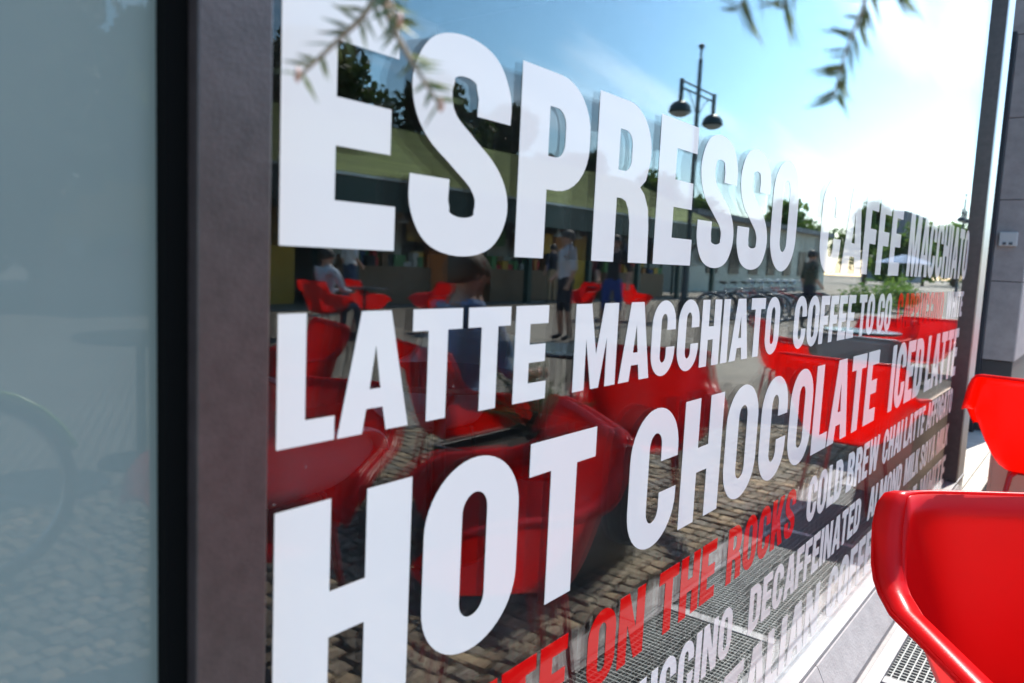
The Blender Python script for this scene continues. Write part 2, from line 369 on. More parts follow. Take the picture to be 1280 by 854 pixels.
def oval(x0, x1, y0, y1, ry, n=12):
    cx = (x0+x1)/2; rx = (x1-x0)/2
    return arc(cx, y1-ry, rx, ry, 0, 180, n*2)+arc(cx, y0+ry, rx, ry, 180, 360, n*2)
def glyphs():
    G = {}; s = .25; h = .19; ov = .012
    G['I'] = (.25, [[(0, 0), (.25, 0), (.25, 1), (0, 1)]])
    G['L'] = (.53, [[(0, 0), (.53, 0), (.53, h), (s, h), (s, 1), (0, 1)]])
    G['E'] = (.57, [[(0, 0), (.57, 0), (.57, h), (s, h), (s, .405), (.535, .405), (.535, .595), (s, .595), (s, 1-h), (.57, 1-h), (.57, 1), (0, 1)]])
    G['F'] = (.55, [[(0, 0), (s, 0), (s, .39), (.52, .39), (.52, .58), (s, .58), (s, 1-h), (.55, 1-h), (.55, 1), (0, 1)]])
    G['T'] = (.64, [[(.195, 0), (.445, 0), (.445, 1-h), (.64, 1-h), (.64, 1), (0, 1), (0, 1-h), (.195, 1-h)]])
    G['H'] = (.68, [[(0, 0), (s, 0), (s, .40), (.43, .40), (.43, 0), (.68, 0), (.68, 1), (.43, 1), (.43, .60), (s, .60), (s, 1), (0, 1)]])
    G['N'] = (.70, [[(0, 0), (.23, 0), (.23, .56), (.45, 0), (.70, 0), (.70, 1), (.47, 1), (.47, .44), (.25, 1), (0, 1)]])
    G['M'] = (.92, [[(0, 0), (.235, 0), (.235, .60), (.375, 0), (.545, 0), (.685, .60), (.685, 0), (.92, 0), (.92, 1), (.60, 1), (.46, .40), (.32, 1), (0, 1)]])
    G['W'] = (1.06, [[(.16, 0), (.42, 0), (.53, .52), (.64, 0), (.90, 0), (1.06, 1), (.82, 1), (.755, .42), (.64, 1), (.42, 1), (.305, .42), (.24, 1), (0, 1)]])
    G['A'] = (.77, [[(0, 0), (.255, 0), (.295, .20), (.475, .20), (.515, 0), (.77, 0), (.545, 1), (.225, 1)], [(.325, .36), (.385, .72), (.445, .36)]])
    G['V'] = (.75, [[(.24, 0), (.51, 0), (.75, 1), (.50, 1), (.375, .34), (.25, 1), (0, 1)]])
    G['Y'] = (.74, [[(.245, 0), (.495, 0), (.495, .38), (.74, 1), (.48, 1), (.37, .63), (.26, 1), (0, 1), (.245, .38)]])
    G['K'] = (.72, [[(0, 0), (s, 0), (s, .26), (.315, .36), (.46, 0), (.72, 0), (.475, .56), (.70, 1), (.44, 1), (s, .60), (s, 1), (0, 1)]])
    G['O'] = (.68, [oval(0, .68, -ov, 1+ov, .33), oval(.25, .43, .17, .83, .10)])
    G['D'] = (.67, [[(0, 0), (.32, 0)]+arc(.32, .32, .35, .32, -90, 0)+arc(.32, .68, .35, .32, 0, 90)+[(0, 1)],
                    [(s, .185), (.32, .185)]+arc(.32, .29, .10, .105, -90, 0)+arc(.32, .71, .10, .105, 0, 90)+[(s, .815)]])
    G['P'] = (.65, [[(0, 0), (s, 0), (s, .375), (.34, .375)]+arc(.34, .655, .31, .28, -90, 0, 8)+arc(.34, .72, .31, .28, 0, 90, 8)+[(0, 1)],
                    [(s, .555), (.32, .555)]+arc(.32, .645, .085, .09, -90, 0, 6)+arc(.32, .73, .085, .09, 0, 90, 6)+[(s, .82)]])
    G['R'] = (.68, [[(0, 0), (s, 0), (s, .40), (.31, .40), (.36, .385), (.395, .34), (.42, .26), (.43, 0), (.68, 0), (.67, .24), (.65, .36), (.59, .45), (.53, .49), (.60, .54)]+arc(.34, .72, .31, .28, -18, 90, 12)+[(0, 1)],
                    [(s, .57), (.32, .57)]+arc(.32, .655, .085, .085, -90, 0, 6)+arc(.32, .735, .085, .085, 0, 90, 6)+[(s, .82)]])
    G['B'] = (.67, [[(0, 0), (.35, 0)]+arc(.35, .27, .32, .27, -90, 60, 10)+[(.55, .53)]+arc(.34, .745, .30, .255, -40, 90, 8)+[(0, 1)],
                    [(s, .175), (.33, .175)]+arc(.33, .30, .095, .125, -90, 90, 8)+[(s, .425)], [(s, .60), (.32, .60)]+arc(.32, .71, .08, .11, -90, 90, 8)+[(s, .82)]])
    G['U'] = (.67, [[(0, 1), (0, .30)]+arc(.335, .30, .335, .312, 180, 360, 18)+[(.67, 1), (.42, 1), (.42, .28)]+arc(.335, .28, .085, .10, 0, -180, 10)+[(.25, 1)]])
    co = arc(.335, .68, .335, .332, 0, 180, 18)+arc(.335, .32, .335, .332, 180, 360, 18)
    ci = arc(.335, .27, .085, .10, 0, -180, 10)+arc(.335, .73, .085, .10, 180, 0, 10)
    G['C'] = (.67, [[(.67, .61)]+co+[(.67, .375), (.42, .375)]+ci+[(.42, .61)]])
    G['G'] = (.67, [[(.67, .63)]+co[:-1]+[(.67, .32), (.67, .53), (.37, .53), (.37, .37), (.42, .37)]+ci+[(.42, .63)]])
    sp = cat([(.548, .66), (.545, .775), (.47, .885), (.335, .918), (.20, .885), (.128, .775), (.135, .665), (.20, .57), (.335, .48), (.47, .39), (.54, .30), (.545, .205), (.475, .11), (.335, .082), (.195, .115), (.125, .22), (.122, .345)])
    G['S'] = (.67, [stroke(sp, .125, .092, ((0, 1), (0, 1)))])
    return G
GLY = glyphs()
LM = {}
def letter_mesh(ch, red):
    if (ch, red) in LM: return LM[(ch, red)]
    loops = [[Vector((p[0], p[1], 0)) for p in l] for l in GLY[ch][1]]
    tri = tessellate_polygon(loops); flat = [v for l in loops for v in l]; n = len(flat)
    V = [(v.x, 0, v.y) for v in flat]+[(v.x, .0003, v.y) for v in flat]; Fc = []
    for t in tri:
        a, b, c = (flat[i] for i in t); ccw = (b-a).cross(c-a).z > 0
        t = tuple(t) if ccw else tuple(t)[::-1]
        Fc.append(t); Fc.append(tuple(i+n for i in t[::-1]))
    o = 0
    for l in loops:
        k = len(l)
        for i in range(k): Fc.append((o+i, o+(i+1) % k, n+o+(i+1) % k, n+o+i))
        o += k
    me = mesh('letter', V, Fc, RED_V if red else WHITE_V); LM[(ch, red)] = me; return me
def word(txt, t0, t1, zb, zt, red=False, line=''):
    gap = .082; adv = 0; pos = []
    for ch in txt:
        if ch == ' ': adv += .24; continue
        pos.append((ch, adv)); adv += GLY[ch][0]+gap*(.35 if ch in 'LA' else 1)
    tot = adv-gap; cap = (zt-zb)*D; sx = (t1-t0)*D/tot
    for ch, a in pos:
        o = link('letter', letter_mesh(ch, red), win, (t0*D+a*sx-2.5, -.0008, EYE+zb*D)); o.scale = (sx, 1, cap)
        o['label'] = ('red' if red else 'white')+' letter %s of the words %s' % (ch, line or txt)
L1, L2, L3, L4, L5, L6 = (.004, .405), (-.313, -.100), (-.822, -.414), (-1.146, -.935), (-1.437, -1.245), (-1.79, -1.525)
word('ESPRESSO', .712, 3.09, *L1); word('CAFFE', 3.41, 4.98, *L1); word('MACCHIATO', 5.20, 7.62, *L1)
word('LATTE', .712, 1.432, *L2); word('MACCHIATO', 1.545, 2.985, *L2); word('COFFEE TO GO', 3.16, 4.90, *L2); word('CAPPUCCINO', 5.06, 6.66, *L2, red=True); word('WHITE', 6.80, 7.62, *L2)
word('HOT', .711, 1.672, *L3); word('CHOCOLATE', 1.86, 4.72, *L3); word('ICED LATTE', 5.06, 7.60, *L3)
word('LATTE', .885, 1.59, *L4, red=True); word('ON', 1.690, 2.005, *L4, red=True); word('THE', 2.095, 2.53, *L4, red=True); word('ROCKS', 2.635, 3.395, *L4, red=True)
word('COLD', 3.565, 4.15, *L4); word('BREW', 4.235, 4.93, *L4); word('CHAI', 5.04, 5.58, *L4); word('LATTE', 5.65, 6.36, *L4); word('AFFOGATO', 6.45, 7.6, *L4)
word('CAPPUCCINO', 1.46, 2.737, *L5); word('DECAFFEINATED', 2.91, 4.616, *L5); word('ALMOND', 4.80, 5.70, *L5); word('MILK', 5.80, 6.30, *L5); word('SOYA', 6.36, 6.94, *L5); word('MILK', 7.03, 7.58, *L5)
word('ITALIAN', 2.6, 3.91, *L6); word('COFFEE', 4.06, 5.185, *L6); word('ICE', 5.9, 6.33, *L6); word('WHITE', 6.46, 7.6, *L6)

# ------------------------------------------------------------------ the frosted side window
fw = thing('side_window', 'pale frosted window with a drawn blue grey blind beside the brown mullion', 'window', (-.5, 0, 0))
box('frosted_pane', (-1.6, .331, .008, .015, WZ0, WZ1), FROSTED, fw)
box('gasket', (.3285, .3485, -.006, .050, WZ0, WZ1), BLACK, fw, .001)
box('sill', (-1.6, .359, -.050, .06, WZ0-.018, WZ0-.001), SILL, fw, .003)
box('bottom_rail', (-1.6, .328, -.006, .0075, WZ0, WZ0+.05), BROWN, fw, .002)
box('head_rail', (-1.6, .298, -.03, .09, WZ1+.002, WZ1+.12), BROWN, fw, .002)
# ------------------------------------------------------------------ cafe building
cb = thing('cafe_building', 'cafe building clad in purple grey stone panels above and beyond the windows', 'building', (3, 1, 0))
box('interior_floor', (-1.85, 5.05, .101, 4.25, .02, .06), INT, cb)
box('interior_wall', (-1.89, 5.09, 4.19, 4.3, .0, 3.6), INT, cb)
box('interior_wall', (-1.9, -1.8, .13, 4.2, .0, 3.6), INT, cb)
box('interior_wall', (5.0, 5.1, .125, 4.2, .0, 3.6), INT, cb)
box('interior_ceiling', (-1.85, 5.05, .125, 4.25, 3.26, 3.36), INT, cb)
def panels(x0, x1, y0, y1, zs, wx, mat, axis):
    a = (x0 if axis == 'x' else y0); e = (x1 if axis == 'x' else y1)
    while a < e-.02:
        b_ = min(a+wx, e)
        for z0, z1 in zip(zs[:-1], zs[1:]):
            bb = (a+.002, b_-.002, y0, y1, z0+.003, z1-.003) if axis == 'x' else (x0, x1, a+.002, b_-.002, z0+.003, z1-.003)
            box('stone_panel', bb, mat, cb, .0015)
        a += wx
panels(-2.0, 5.2, -.025, .02, [3.40, 4.05, 4.70, 5.35], 1.2, STONE, 'x')
panels(7.62, 16, -.040, .0, [.62, 1.28, 1.95, 2.61, 3.27, 3.93, 4.6, 5.3], 1.2, STONE, 'x')
box('wall_core', (7.625, 16, .004, 1.4, -.03, 5.3), DARKPIT, cb)
panels(7.58, 7.618, -.038, .36, [.62, 1.28, 1.95, 2.61, 3.27, 3.93, 4.6, 5.3], .4, STONE, 'y')
box('base_panel', (7.60, 7.622, -.03, .36, .0, .612), pbr('dark_base', (.035, .036, .042), .5), cb)
box('base_panel', (7.63, 16, -.03, .003, .0, .612), pbr('dark_base', (.035, .036, .042), .5), cb)
box('door_jamb', (7.47, 7.575, .185, .30, .0, 3.27), pbr('navy_frame', (.018, .022, .034), .4), cb, .003)
box('recess_wall', (5.1, 7.6, 1.2, 1.3, .0, 5.3), pbr('navy_frame', (.018, .022, .034), .4), cb)
box('recess_soffit', (5.2, 7.6, .3, 1.2, 3.27, 3.4), INT, cb)
box('roof', (-2.0, 16, .03, 5, 5.36, 5.5), DARKPIT, cb)
# socket on the tile wall
so = thing('wall_socket', 'small pale grey double outlet box on the stone wall', 'socket', (7.578, .095, 1.625))
box('housing', (7.545, 7.5795, .030, .160, 1.57, 1.685), pbr('pale_grey_plastic', (.50, .50, .52), .5), so, .006)
for yy in (.06, .105): box('outlet_flap', (7.540, 7.5448, yy, yy+.026, 1.580, 1.602), pbr('dark_flap', (.09, .10, .12), .5), so, .002)
so2 = None

# ------------------------------------------------------------------ tub chairs
def shell_mesh(name, mat):
    NU, NV = 44, 12
    V, Fc = [], []
    def prof(u):   # u in [-1,1] around the U; 0 = middle of the back
        ph = u*rad(128); c, s = math.cos(ph), math.sin(ph)
        e = .33
        px = -math.copysign(abs(c)**e, c); py = math.copysign(abs(s)**e, s)
        au = abs(u); d1 = min(1, max(0, (au-.34)/.24)); d1 = d1*d1*(3-2*d1); drop = .38*d1+.62*max(0, (au-.5)/.5)
        return px, py, .83-.31*drop
    for i in range(NU+1):
        u = -1+2*i/NU; px, py, zt = prof(u)
        for j in range(NV+1):
            v = j/NV; w = v**.75
            rx = .165+(.275-.165)*w; ry = .165+(.318-.165)*w
            z = .375+(zt-.375)*(v**1.2); off = 0
            V.append(Vector((px*rx+.02, py*ry, z)))
        # rolled rim: a flange turned outwards
        n = Vector((px, py*1.1, 0)).normalized()
        fw_ = min(1, max(0, (abs(u)-.22)/.22)); fw_ = .26+.74*fw_*fw_*(3-2*fw_)
        b = V[-1]; q1 = b+n*.052*fw_+Vector((0, 0, .001)); V += [b+Vector((0, 0, .0004)), b+n*.026*fw_+Vector((0, 0, .0035)), q1, q1.copy(), q1+n*.0015+Vector((0, 0, -.009))]
    row = NV+6
    for i in range(NU):
        for j in [q for q in range(row-1) if q not in (NV, NV+3)]: Fc.append((i*row+j, (i+1)*row+j, (i+1)*row+j+1, i*row+j+1))
    # seat pan: rings from the shell's bottom edge, bulging forward
    base = len(V); bot = [V[i*row] for i in range(NU+1)]
    fr = []
    for k in range(1, 14):
        t = k/14; a = bot[-1].lerp(bot[0], t); fr.append(Vector((a.x+.11*math.sin(math.pi*t)**.5, a.y*1.12, .385-.012*math.sin(math.pi*t))))
    ring = bot+fr; c0 = Vector((.02, 0, .368)); n = len(ring)
    rings = [ring]+[[c0.lerp(p, q) for p in ring] for q in (.7, .35)]
    for rr in rings: V += rr
    V.append(c0)
    for q in range(2):
        for k in range(n): Fc.append((base+q*n+k, base+(q+1)*n+k, base+(q+1)*n+(k+1) % n, base+q*n+(k+1) % n))
    for k in range(n): Fc.append((base+2*n+k, len(V)-1, base+2*n+(k+1) % n))
    return mesh(name, V, Fc, mat, True)
SH_R, SH_G = shell_mesh('shell', RED), shell_mesh('shell', GREY_P)
def leg_mesh(mat):
    V, Fc = tubegeo([(.13, .12, .372), (.17, .15, .345), (.215, .20, .006)], [.013, .013, .010], 10); return mesh('leg', V, Fc, mat, True)
LEG_R, LEG_G = leg_mesh(REDM), leg_mesh(DARKM)
def chair(label, x, y, ang, grey=False, group='red tub chairs on the terrace'):
    t = thing('tub_chair', label, 'chair', (x, y, .004), rad(ang), None if grey else group)
    o = link('shell', SH_G if grey else SH_R, t); md = o.modifiers.new('thick', 'SOLIDIFY'); md.thickness = .006; md.offset = 0
    for sx, sy in ((1, 1), (1, -1), (-1, 1), (-1, -1)):
        l = link('leg', LEG_G if grey else LEG_R, t); l.scale = (sx*.92, sy*.92, 1); l.location = (0.02, 0, 0)
    tube('seat_frame', [(.14, -.12, .362), (.14, .12, .362), (-.10, .12, .362), (-.10, -.12, .362), (.14, -.12, .362)], .009, DARKM if grey else REDM, t, 8)
    return t
chair('red plastic tub chair turned to face away from the lettered window, by its sill', 1.735, -.695, 220)
chair('red plastic tub chair with its back towards the window, in front of the taupe planter', 4.50, -.455, 3)
chair('red plastic tub chair between the lime bicycle and the black planter', 1.46, -1.42, 150)
chair('red plastic tub chair under the seated man in the blue shirt', 2.95, -1.95, 20)
chair('red plastic tub chair beside the black conifer planter', 3.55, -1.20, 150)
chair('red plastic tub chair beside the small round table next to the bicycle', 2.9, -3.3, 200)
chair('red plastic tub chair drawn up sideways to the round table by the taupe planter', 7.3, -1.75, 60)
chair('red plastic tub chair behind the round table by the taupe planter', 8.7, -1.30, 200)
chair('red plastic tub chair at the far end of the taupe planter', 9.4, -.95, 185)
chair('grey plastic tub chair behind the taupe planter', 6.2, -.78, 10, grey=True)
for i, (x, y, a) in enumerate(((9.3, -8.2, 200), (8.4, -8.8, 20), (14.5, -8.6, 200), (15.6, -7.9, 30)  )):
    chair('red plastic tub chair on the far terrace under the pavilion eaves', x, y, a, group='red tub chairs under the pavilion')
# tables
def table(label, x, y, r=.35, h=.74):
    t = thing('round_table', label, 'table', (x, y, .004))
    MB().add(lathegeo([(r-.01, h-.025), (r, h-.02), (r, h-.004), (r-.004, h)], 40)).build('table_top', TABLE, t, False)
    MB().add(lathegeo([(.028, .03), (.024, h-.026)], 16)).build('column', DARKM, t)
    MB().add(lathegeo([(.22, 0), (.22, .012), (.04, .03)], 28)).build('base', DARKM, t, False)
    if y > 0: t.location.z = .062; t['group'] = 'tables inside the cafe'
table('dark round bistro table between the red chairs past the taupe planter', 8.0, -1.25)
table('dark round bistro table in front of the seated man in the blue shirt', 4.0, -1.95)
table('dark round bistro table near the parked bicycle', 2.2, -3.75)
table('dark round bistro table in front of the seated man in the pale shirt', 8.0, -8.4)
table('dark round bistro table under the pavilion between two red chairs', 15.0, -8.4)
for (x_, y_, a_) in ((2.3, 1.5, 30), (3.6, 1.9, 200)):
    table('dark round table inside the cafe behind the lettered glass', x_, y_)
    t_ = chair('grey plastic tub chair inside the cafe behind the lettered glass', x_-.75, y_+.15, a_-20, grey=True); t_['group'] = 'chairs inside the cafe'; t_.location.z = .062
# taupe planter
tp = thing('taupe_planter', 'long smooth taupe planter trough standing behind the red chair by the window end', 'planter', (5.85, -.30, .004))
for nm, b in (('side_wall', (4.86, 6.90, -.205, -.19, .004, .53)), ('side_wall', (4.86, 6.90, -.47, -.455, .004, .53)), ('end_wall', (4.86, 4.875, -.4545, -.2055, .004, .53)), ('end_wall', (6.885, 6.90, -.4545, -.2055, .004, .53))):
    box(nm, b, TAUPE, tp, .002)
box('soil', (4.876, 6.884, -.454, -.206, .01, .49), pbr('soil', (.03, .022, .016), .95), tp)

# ------------------------------------------------------------------ foliage
def leafcloud(n, fn, size, seed):
    rnd = random.Random(seed); V, Fc = [], []
    for _ in range(n):
        p, sc = fn(rnd); a = Vector((rnd.gauss(0, 1), rnd.gauss(0, 1), rnd.gauss(0, .8))).normalized(); b = a.orthogonal().normalized()
        b = (Matrix.Rotation(rnd.uniform(0, 6.28), 3, a) @ b); c = a.cross(b); s = size*sc*rnd.uniform(.6, 1.3); k = len(V)
        V += [p-b*s, p+c*s*.5, p+b*s, p-c*s*.5]; Fc.append((k, k+1, k+2, k+3))
    return V, Fc
def tree(name, label, x, y, h, r, dark=True, n=5200, seed=1, leaf=.16, group='trees beyond the pavilion', zlow=.25):
    t = thing(name, label, 'tree', (x, y, -.003), group=group); rnd = random.Random(seed)
    lob = []
    for i in range(16):
        a = rnd.uniform(0, 6.28); q = rnd.random(); zz_ = h*(zlow+(.97-zlow)*rnd.random()); rr = r*math.sin(math.pi*min(.97, max(.08, (zz_/h-zlow+.12)/(1.1-zlow))))*.8
        lob.append((Vector((rr*math.cos(a)*q**.5, rr*math.sin(a)*q**.5, min(zz_, h*.86))), r*rnd.uniform(.26, .46)))
    def fn(rd):
        c, s = rd.choice(lob); d = Vector((rd.gauss(0, 1), rd.gauss(0, 1), rd.gauss(0, 1))).normalized()*s*(rd.random()**.4); return c+d, 1
    V, Fc = leafcloud(n, fn, leaf, seed); link('crown', mesh('crown', V, Fc, LEAFD if dark else LEAFL), t)
    mb = MB().add(tubegeo([(0, 0, 0), (.02*h, .01*h, h*.35), (.0, .02*h, h*.75)], [h*.028, h*.02, h*.008], 9))
    for c, s in lob[:9]: mb.add(tubegeo([(.015*h, .01*h, h*.30), c*.6+Vector((0, 0, h*.14)), c], [h*.010, h*.007, h*.003], 6))
    mb.build('trunk', BARK, t)
    return t
# ------------------------------------------------------------------ conifer that overhangs the window
con = thing('conifer_tree', 'drooping needle twigs of a conifer hanging in front of the lettered window', 'tree', (-.75, -1.55, .0))
off = con.location
def lv(p): return Vector(p)-off
mb = MB().add(tubegeo([lv((-.75, -1.55, 0)), lv((-.72, -1.52, 1.3)), lv((-.70, -1.50, 2.9)), lv((-.70, -1.5, 3.6))], [.055, .045, .022, .006], 12)); mb.build('trunk', BARK, con)
def pixat(px, py, dist):
    d = F_+R2*((px-640)/FPX)-U2*((py-427)/FPX); return CAM+d*dist
def needle(V, Fc, p, d, L, w, rnd):
    side = d.cross(Vector((rnd.uniform(-1, 1), rnd.uniform(-1, 1), rnd.uniform(-1, 1)))).normalized()*w
    k = len(V); V += [p-side*.5, p+d*L*.35-side, p+d*L, p+d*L*.35+side, p+side*.5]; Fc.append((k, k+1, k+2, k+3, k+4))
def twig(pts, r0, seed, dens=240, L=.020, w=.0011, bare=0.0, bud=True, spread=1.0):
    rnd = random.Random(seed); pts = [Vector(p) for p in pts]; sm = cat(pts, 10)
    V, Fc = tubegeo([lv(p) for p in sm], [r0*(1-.65*i/len(sm)) for i in range(len(sm))], 7); tw = link('twig', mesh('twig', V, Fc, TWIG, True), con)
    V, Fc = [], []
    for i in range(len(sm)-1):
        seg = (sm[i+1]-sm[i]); n = seg.length*dens
        for _ in range(int(n)+(rnd.random() < n % 1)):
            if rnd.random() < bare: continue
            p = sm[i]+seg*rnd.random(); d = seg.normalized(); s = d.cross(Vector((.3, .8, .2))).normalized()*rnd.choice((-1, 1))
            s = (s*spread+d*rnd.uniform(.2, .75)+Vector((rnd.uniform(-.3, .3), rnd.uniform(-.3, .3), rnd.uniform(-.5, .15)))).normalized()
            needle(V, Fc, lv(p), s, L*rnd.uniform(.6, 1.15), w, rnd)
    link('needles', mesh('needles', V, Fc, NEEDLE), tw)['kind'] = 'stuff'
    if bud:
        me = MB().add(lathegeo([(.0004, -.003), (.0022, 0), (.0018, .003), (.0004, .006)], 8)).build('bud', BUD, tw); me.location = lv(sm[-1])
    return tw
DT = .46
P = lambda *q: [pixat(x, y, d) for x, y, d in q]
twig(P((520, -160, .50), (485, -60, .48), (462, 8, .465), (425, 48, .46), (372, 97, .455)), .0030, 3, dens=420, L=.022, w=.0016, bare=.4)
twig(P((485, -60, .48), (482, 5, .47), (497, 45, .465), (520, 85, .462), (551, 134, .46)), .0026, 5, dens=460, L=.019, w=.0016, bare=.35)
twig(P((470, -60, .47), (478, -20, .468), (500, 28, .464)), .0026, 6, dens=420, L=.018, w=.0018)
twig(P((1120, -150, .52), (1098, -60, .50), (1080, 5, .49), (1058, 62, .485), (1040, 128, .48)), .0018, 8, dens=430, L=.028, w=.0017, bare=.1, bud=False)
twig(P((1000, -150, .50), (960, -70, .48), (922, 14, .47)), .0013, 9, dens=620, L=.030, w=.0017, bud=False)
twig(P((1010, -140, .50), (1000, -60, .48), (978, 12, .47)), .0013, 10, dens=620, L=.029, w=.0017, bud=False)
twig(P((1160, -120, .5), (1130, -60, .49), (1118, -4, .485)), .0013, 12, dens=520, L=.029, w=.0017, bud=False)
# boughs that carry the twigs, from the trunk over the camera
for b_, tips in (((.30, -.26, 1.66), 0), ((.62, -.52, 1.70), 1), ((.42, -.95, 1.62), 2), ((.10, -.75, 1.85), 3), ((.7, -1.25, 1.95), 4)):
    q = [Vector((-.70, -1.5, 1.75+.1*tips)), Vector((-.30, -1.15, 1.86+.05*tips)), Vector(b_)*.6+Vector((-.06, -.40, .78)), Vector(b_)]
    V, Fc = tubegeo([lv(p) for p in cat(q, 8)], [.013-.0115*i/24 for i in range(25)], 7); link('bough', mesh('bough', V, Fc, BARK, True), con)
rnd = random.Random(33)
for i in range(26):                     # side twigs on the boughs, seen as reflections in the glass
    a = rnd.uniform(0, 1); p0 = Vector((.15+.6*rnd.random(), -.55-.75*rnd.random(), 1.60+.28*rnd.random()))
    twig([p0, p0+Vector((rnd.uniform(-.06, .06), rnd.uniform(-.05, .05), -.07)), p0+Vector((rnd.uniform(-.12, .12), rnd.uniform(-.1, .1), -.17))], .0016, 50+i, dens=300, L=.018, w=.0013, bud=False)
# ------------------------------------------------------------------ black planter with dwarf conifer
bp = thing('black_planter', 'black square planter holding a small needled shrub near the red chairs', 'planter', (2.62, -1.22, .006))
for nm, b in (('side_wall', (2.30, 2.94, -.93, -.905, .01, .50)), ('side_wall', (2.30, 2.94, -1.53, -1.505, .01, .50)), ('end_wall', (2.30, 2.325, -1.504, -.931, .01, .50)), ('end_wall', (2.915, 2.94, -1.504, -.931, .01, .50))):
    box(nm, b, pbr('black_planter_paint', (.012, .012, .013), .35), bp, .004)
box('soil', (2.326, 2.914, -1.503, -.932, .02, .45), pbr('soil', (.03, .022, .016), .95), bp)
ds = thing('dwarf_conifer', 'small needled shrub growing in the black planter', 'shrub', (2.62, -1.22, .456))
mb = MB(); V, Fc = [], []; rnd = random.Random(4)
for i in range(26):
    a = rnd.uniform(0, 6.28); h = rnd.uniform(.12, .42); q = rnd.uniform(.05, .26); e = Vector((q*math.cos(a), q*math.sin(a), h)); m_ = e*.5+Vector((0, 0, .06))
    pts = cat([Vector((0, 0, 0)), m_, e], 8); mb.add(tubegeo(pts, [.006-.0045*j/len(pts) for j in range(len(pts))], 5))
    for j in range(len(pts)-1):
        for _ in range(9):
            d = (pts[j+1]-pts[j]).normalized(); needle(V, Fc, pts[j].lerp(pts[j+1], rnd.random()), (d*.6+Vector((rnd.gauss(0, .7), rnd.gauss(0, .7), rnd.gauss(0, .5)))).normalized(), rnd.uniform(.018, .03), .0018, rnd)
mb.build('stem', BARK, ds); link('needles', mesh('needles', V, Fc, NEEDLE), ds)['kind'] = 'stuff'

# ------------------------------------------------------------------ pavilion across the square
pv = thing('pavilion', 'long low market pavilion with an olive green roof and dark green fascia', 'building', (14, -15, 0))
PX0, PX1 = 8.0, 33
NR = 30
for i in range(NR):
    t0, t1 = i/NR, (i+1)/NR; ya, yb_ = -13.05-4.2*t0, -13.05-4.2*t1-.03; za, zb = 3.02+2.1*t0, 3.02+2.1*t1
    V = [Vector(v)-pv.location for v in ((PX0, ya, za), (PX1-1.5*t0, ya, za), (PX1-1.5*t1, yb_, zb-.016), (PX0, yb_, zb-.016), (PX0, ya, za-.03), (PX1-1.5*t0, ya, za-.03))]
    c_ = (.80, 1.08, .94, 1.18, .88)[i % 5]; link('roof_course', mesh('roof_course', V, [(0, 1, 2, 3), (4, 5, 1, 0)], pbr('green_roof_%d' % (i % 5), (.25*c_, .28*c_, .08*c_), .85, var=.28, vscale=2.2, stretch=(.25, 3, 8))), pv)
link('roof', mesh('roof', [Vector(v)-pv.location for v in ((PX0, -17.2, 5.10), (PX1-1.5, -17.2, 5.10), (PX1, -21.4, 3.0), (PX0, -21.4, 3.0))], [(0, 1, 2, 3)], ROOFM), pv)
box('gutter', (PX0, PX1+.1, -13.14, -13.03, 2.97, 3.03), GUT, pv)
box('fascia', (PX0, PX1, -13.22, -13.10, 2.28, 2.965), DKGREEN, pv)
box('ceiling', (PX0, PX1-.1, -21, -13.23, 2.55, 2.6), INT, pv)
box('back_wall', (PX0, PX1-.1, -17.2, -17.0, 0, 2.54), pbr('pavilion_wall', (.16, .13, .10), .8, var=.2, vscale=.7), pv)
xx = PX0+.5
while xx < PX1: box('post', (xx-.09, xx+.09, -13.22, -13.05, 0, 2.27), DKGREEN, pv); xx += 3.35
for (a, b_, z0, z1, m_, nm) in ((6, 8.4, .0, 2.4, YELLOW, 'stall_panel'), (9.4, 11.2, .0, 2.2, YELLOW, 'stall_panel'), (12.2, 14.6, .9, 2.4, CREAM, 'stall_panel'), (15.6, 17.4, .2, 1.7, pbr('orange_paint', (.6, .16, .02), .6), 'stall_panel'),
                               (18.2, 19.7, .3, 1.9, CREAM, 'stall_panel'), (19.72, 20.6, .3, 1.2, LEAFL, 'stall_panel'), (23, 24, .2, 2.2, YELLOW, 'stall_panel'), (24.2, 26.4, .5, 1.7, pbr('dark_red_paint', (.30, .01, .02), .6), 'stall_panel'), (27.2, 28.2, .1, 2.1, YELLOW, 'stall_panel'), (2, 5, 0, 2.2, YELLOW, 'stall_panel')):
    box(nm, (a, b_, -14.6, -14.45, z0, z1), m_, pv)
for (a, b_) in ((5.5, 9), (12, 15), (17.5, 21), (24, 28.5)): box('counter', (a, b_, -14.2, -13.7, 0, .95), pbr('counter_wood', (.22, .13, .07), .7), pv)
rp = random.Random(12); cols = [pbr('goods_%d' % i, c, .7) for i, c in enumerate(((.5, .03, .03), (.6, .35, .05), (.10, .25, .08), (.5, .48, .42), (.05, .08, .2), (.25, .14, .07), (.45, .18, .04), (.02, .02, .02)))]
for i in range(70):
    x_ = rp.choice((rp.uniform(5.6, 9), rp.uniform(12, 15), rp.uniform(17.5, 21), rp.uniform(24, 28.5))); w_ = rp.uniform(.12, .4); y_ = rp.uniform(-14.1, -13.85)
    box('goods_box', (x_, x_+w_, y_-.1, y_+.1, .952, .952+rp.uniform(.1, .42)), rp.choice(cols), pv)
xx = 8.6
while xx < 33:
    box('window_frame', (xx, xx+.07, -14.9, -14.8, 0, 2.5), DKGREEN, pv)
    if rp.random() < .7: box('menu_board', (xx+.25, xx+.25+rp.uniform(.5, 1.2), -14.3, -14.26, 1.45+rp.uniform(0, .2), 2.15), rp.choice(cols+[CREAM, YELLOW]), pv)
    MB().add(lathegeo([(.16, 2.05), (.14, 2.1), (.03, 2.22), (.008, 2.5)], 12, (xx-13.4, 1.4, 0))).build('pendant_lamp', GUT, pv); xx += 1.15
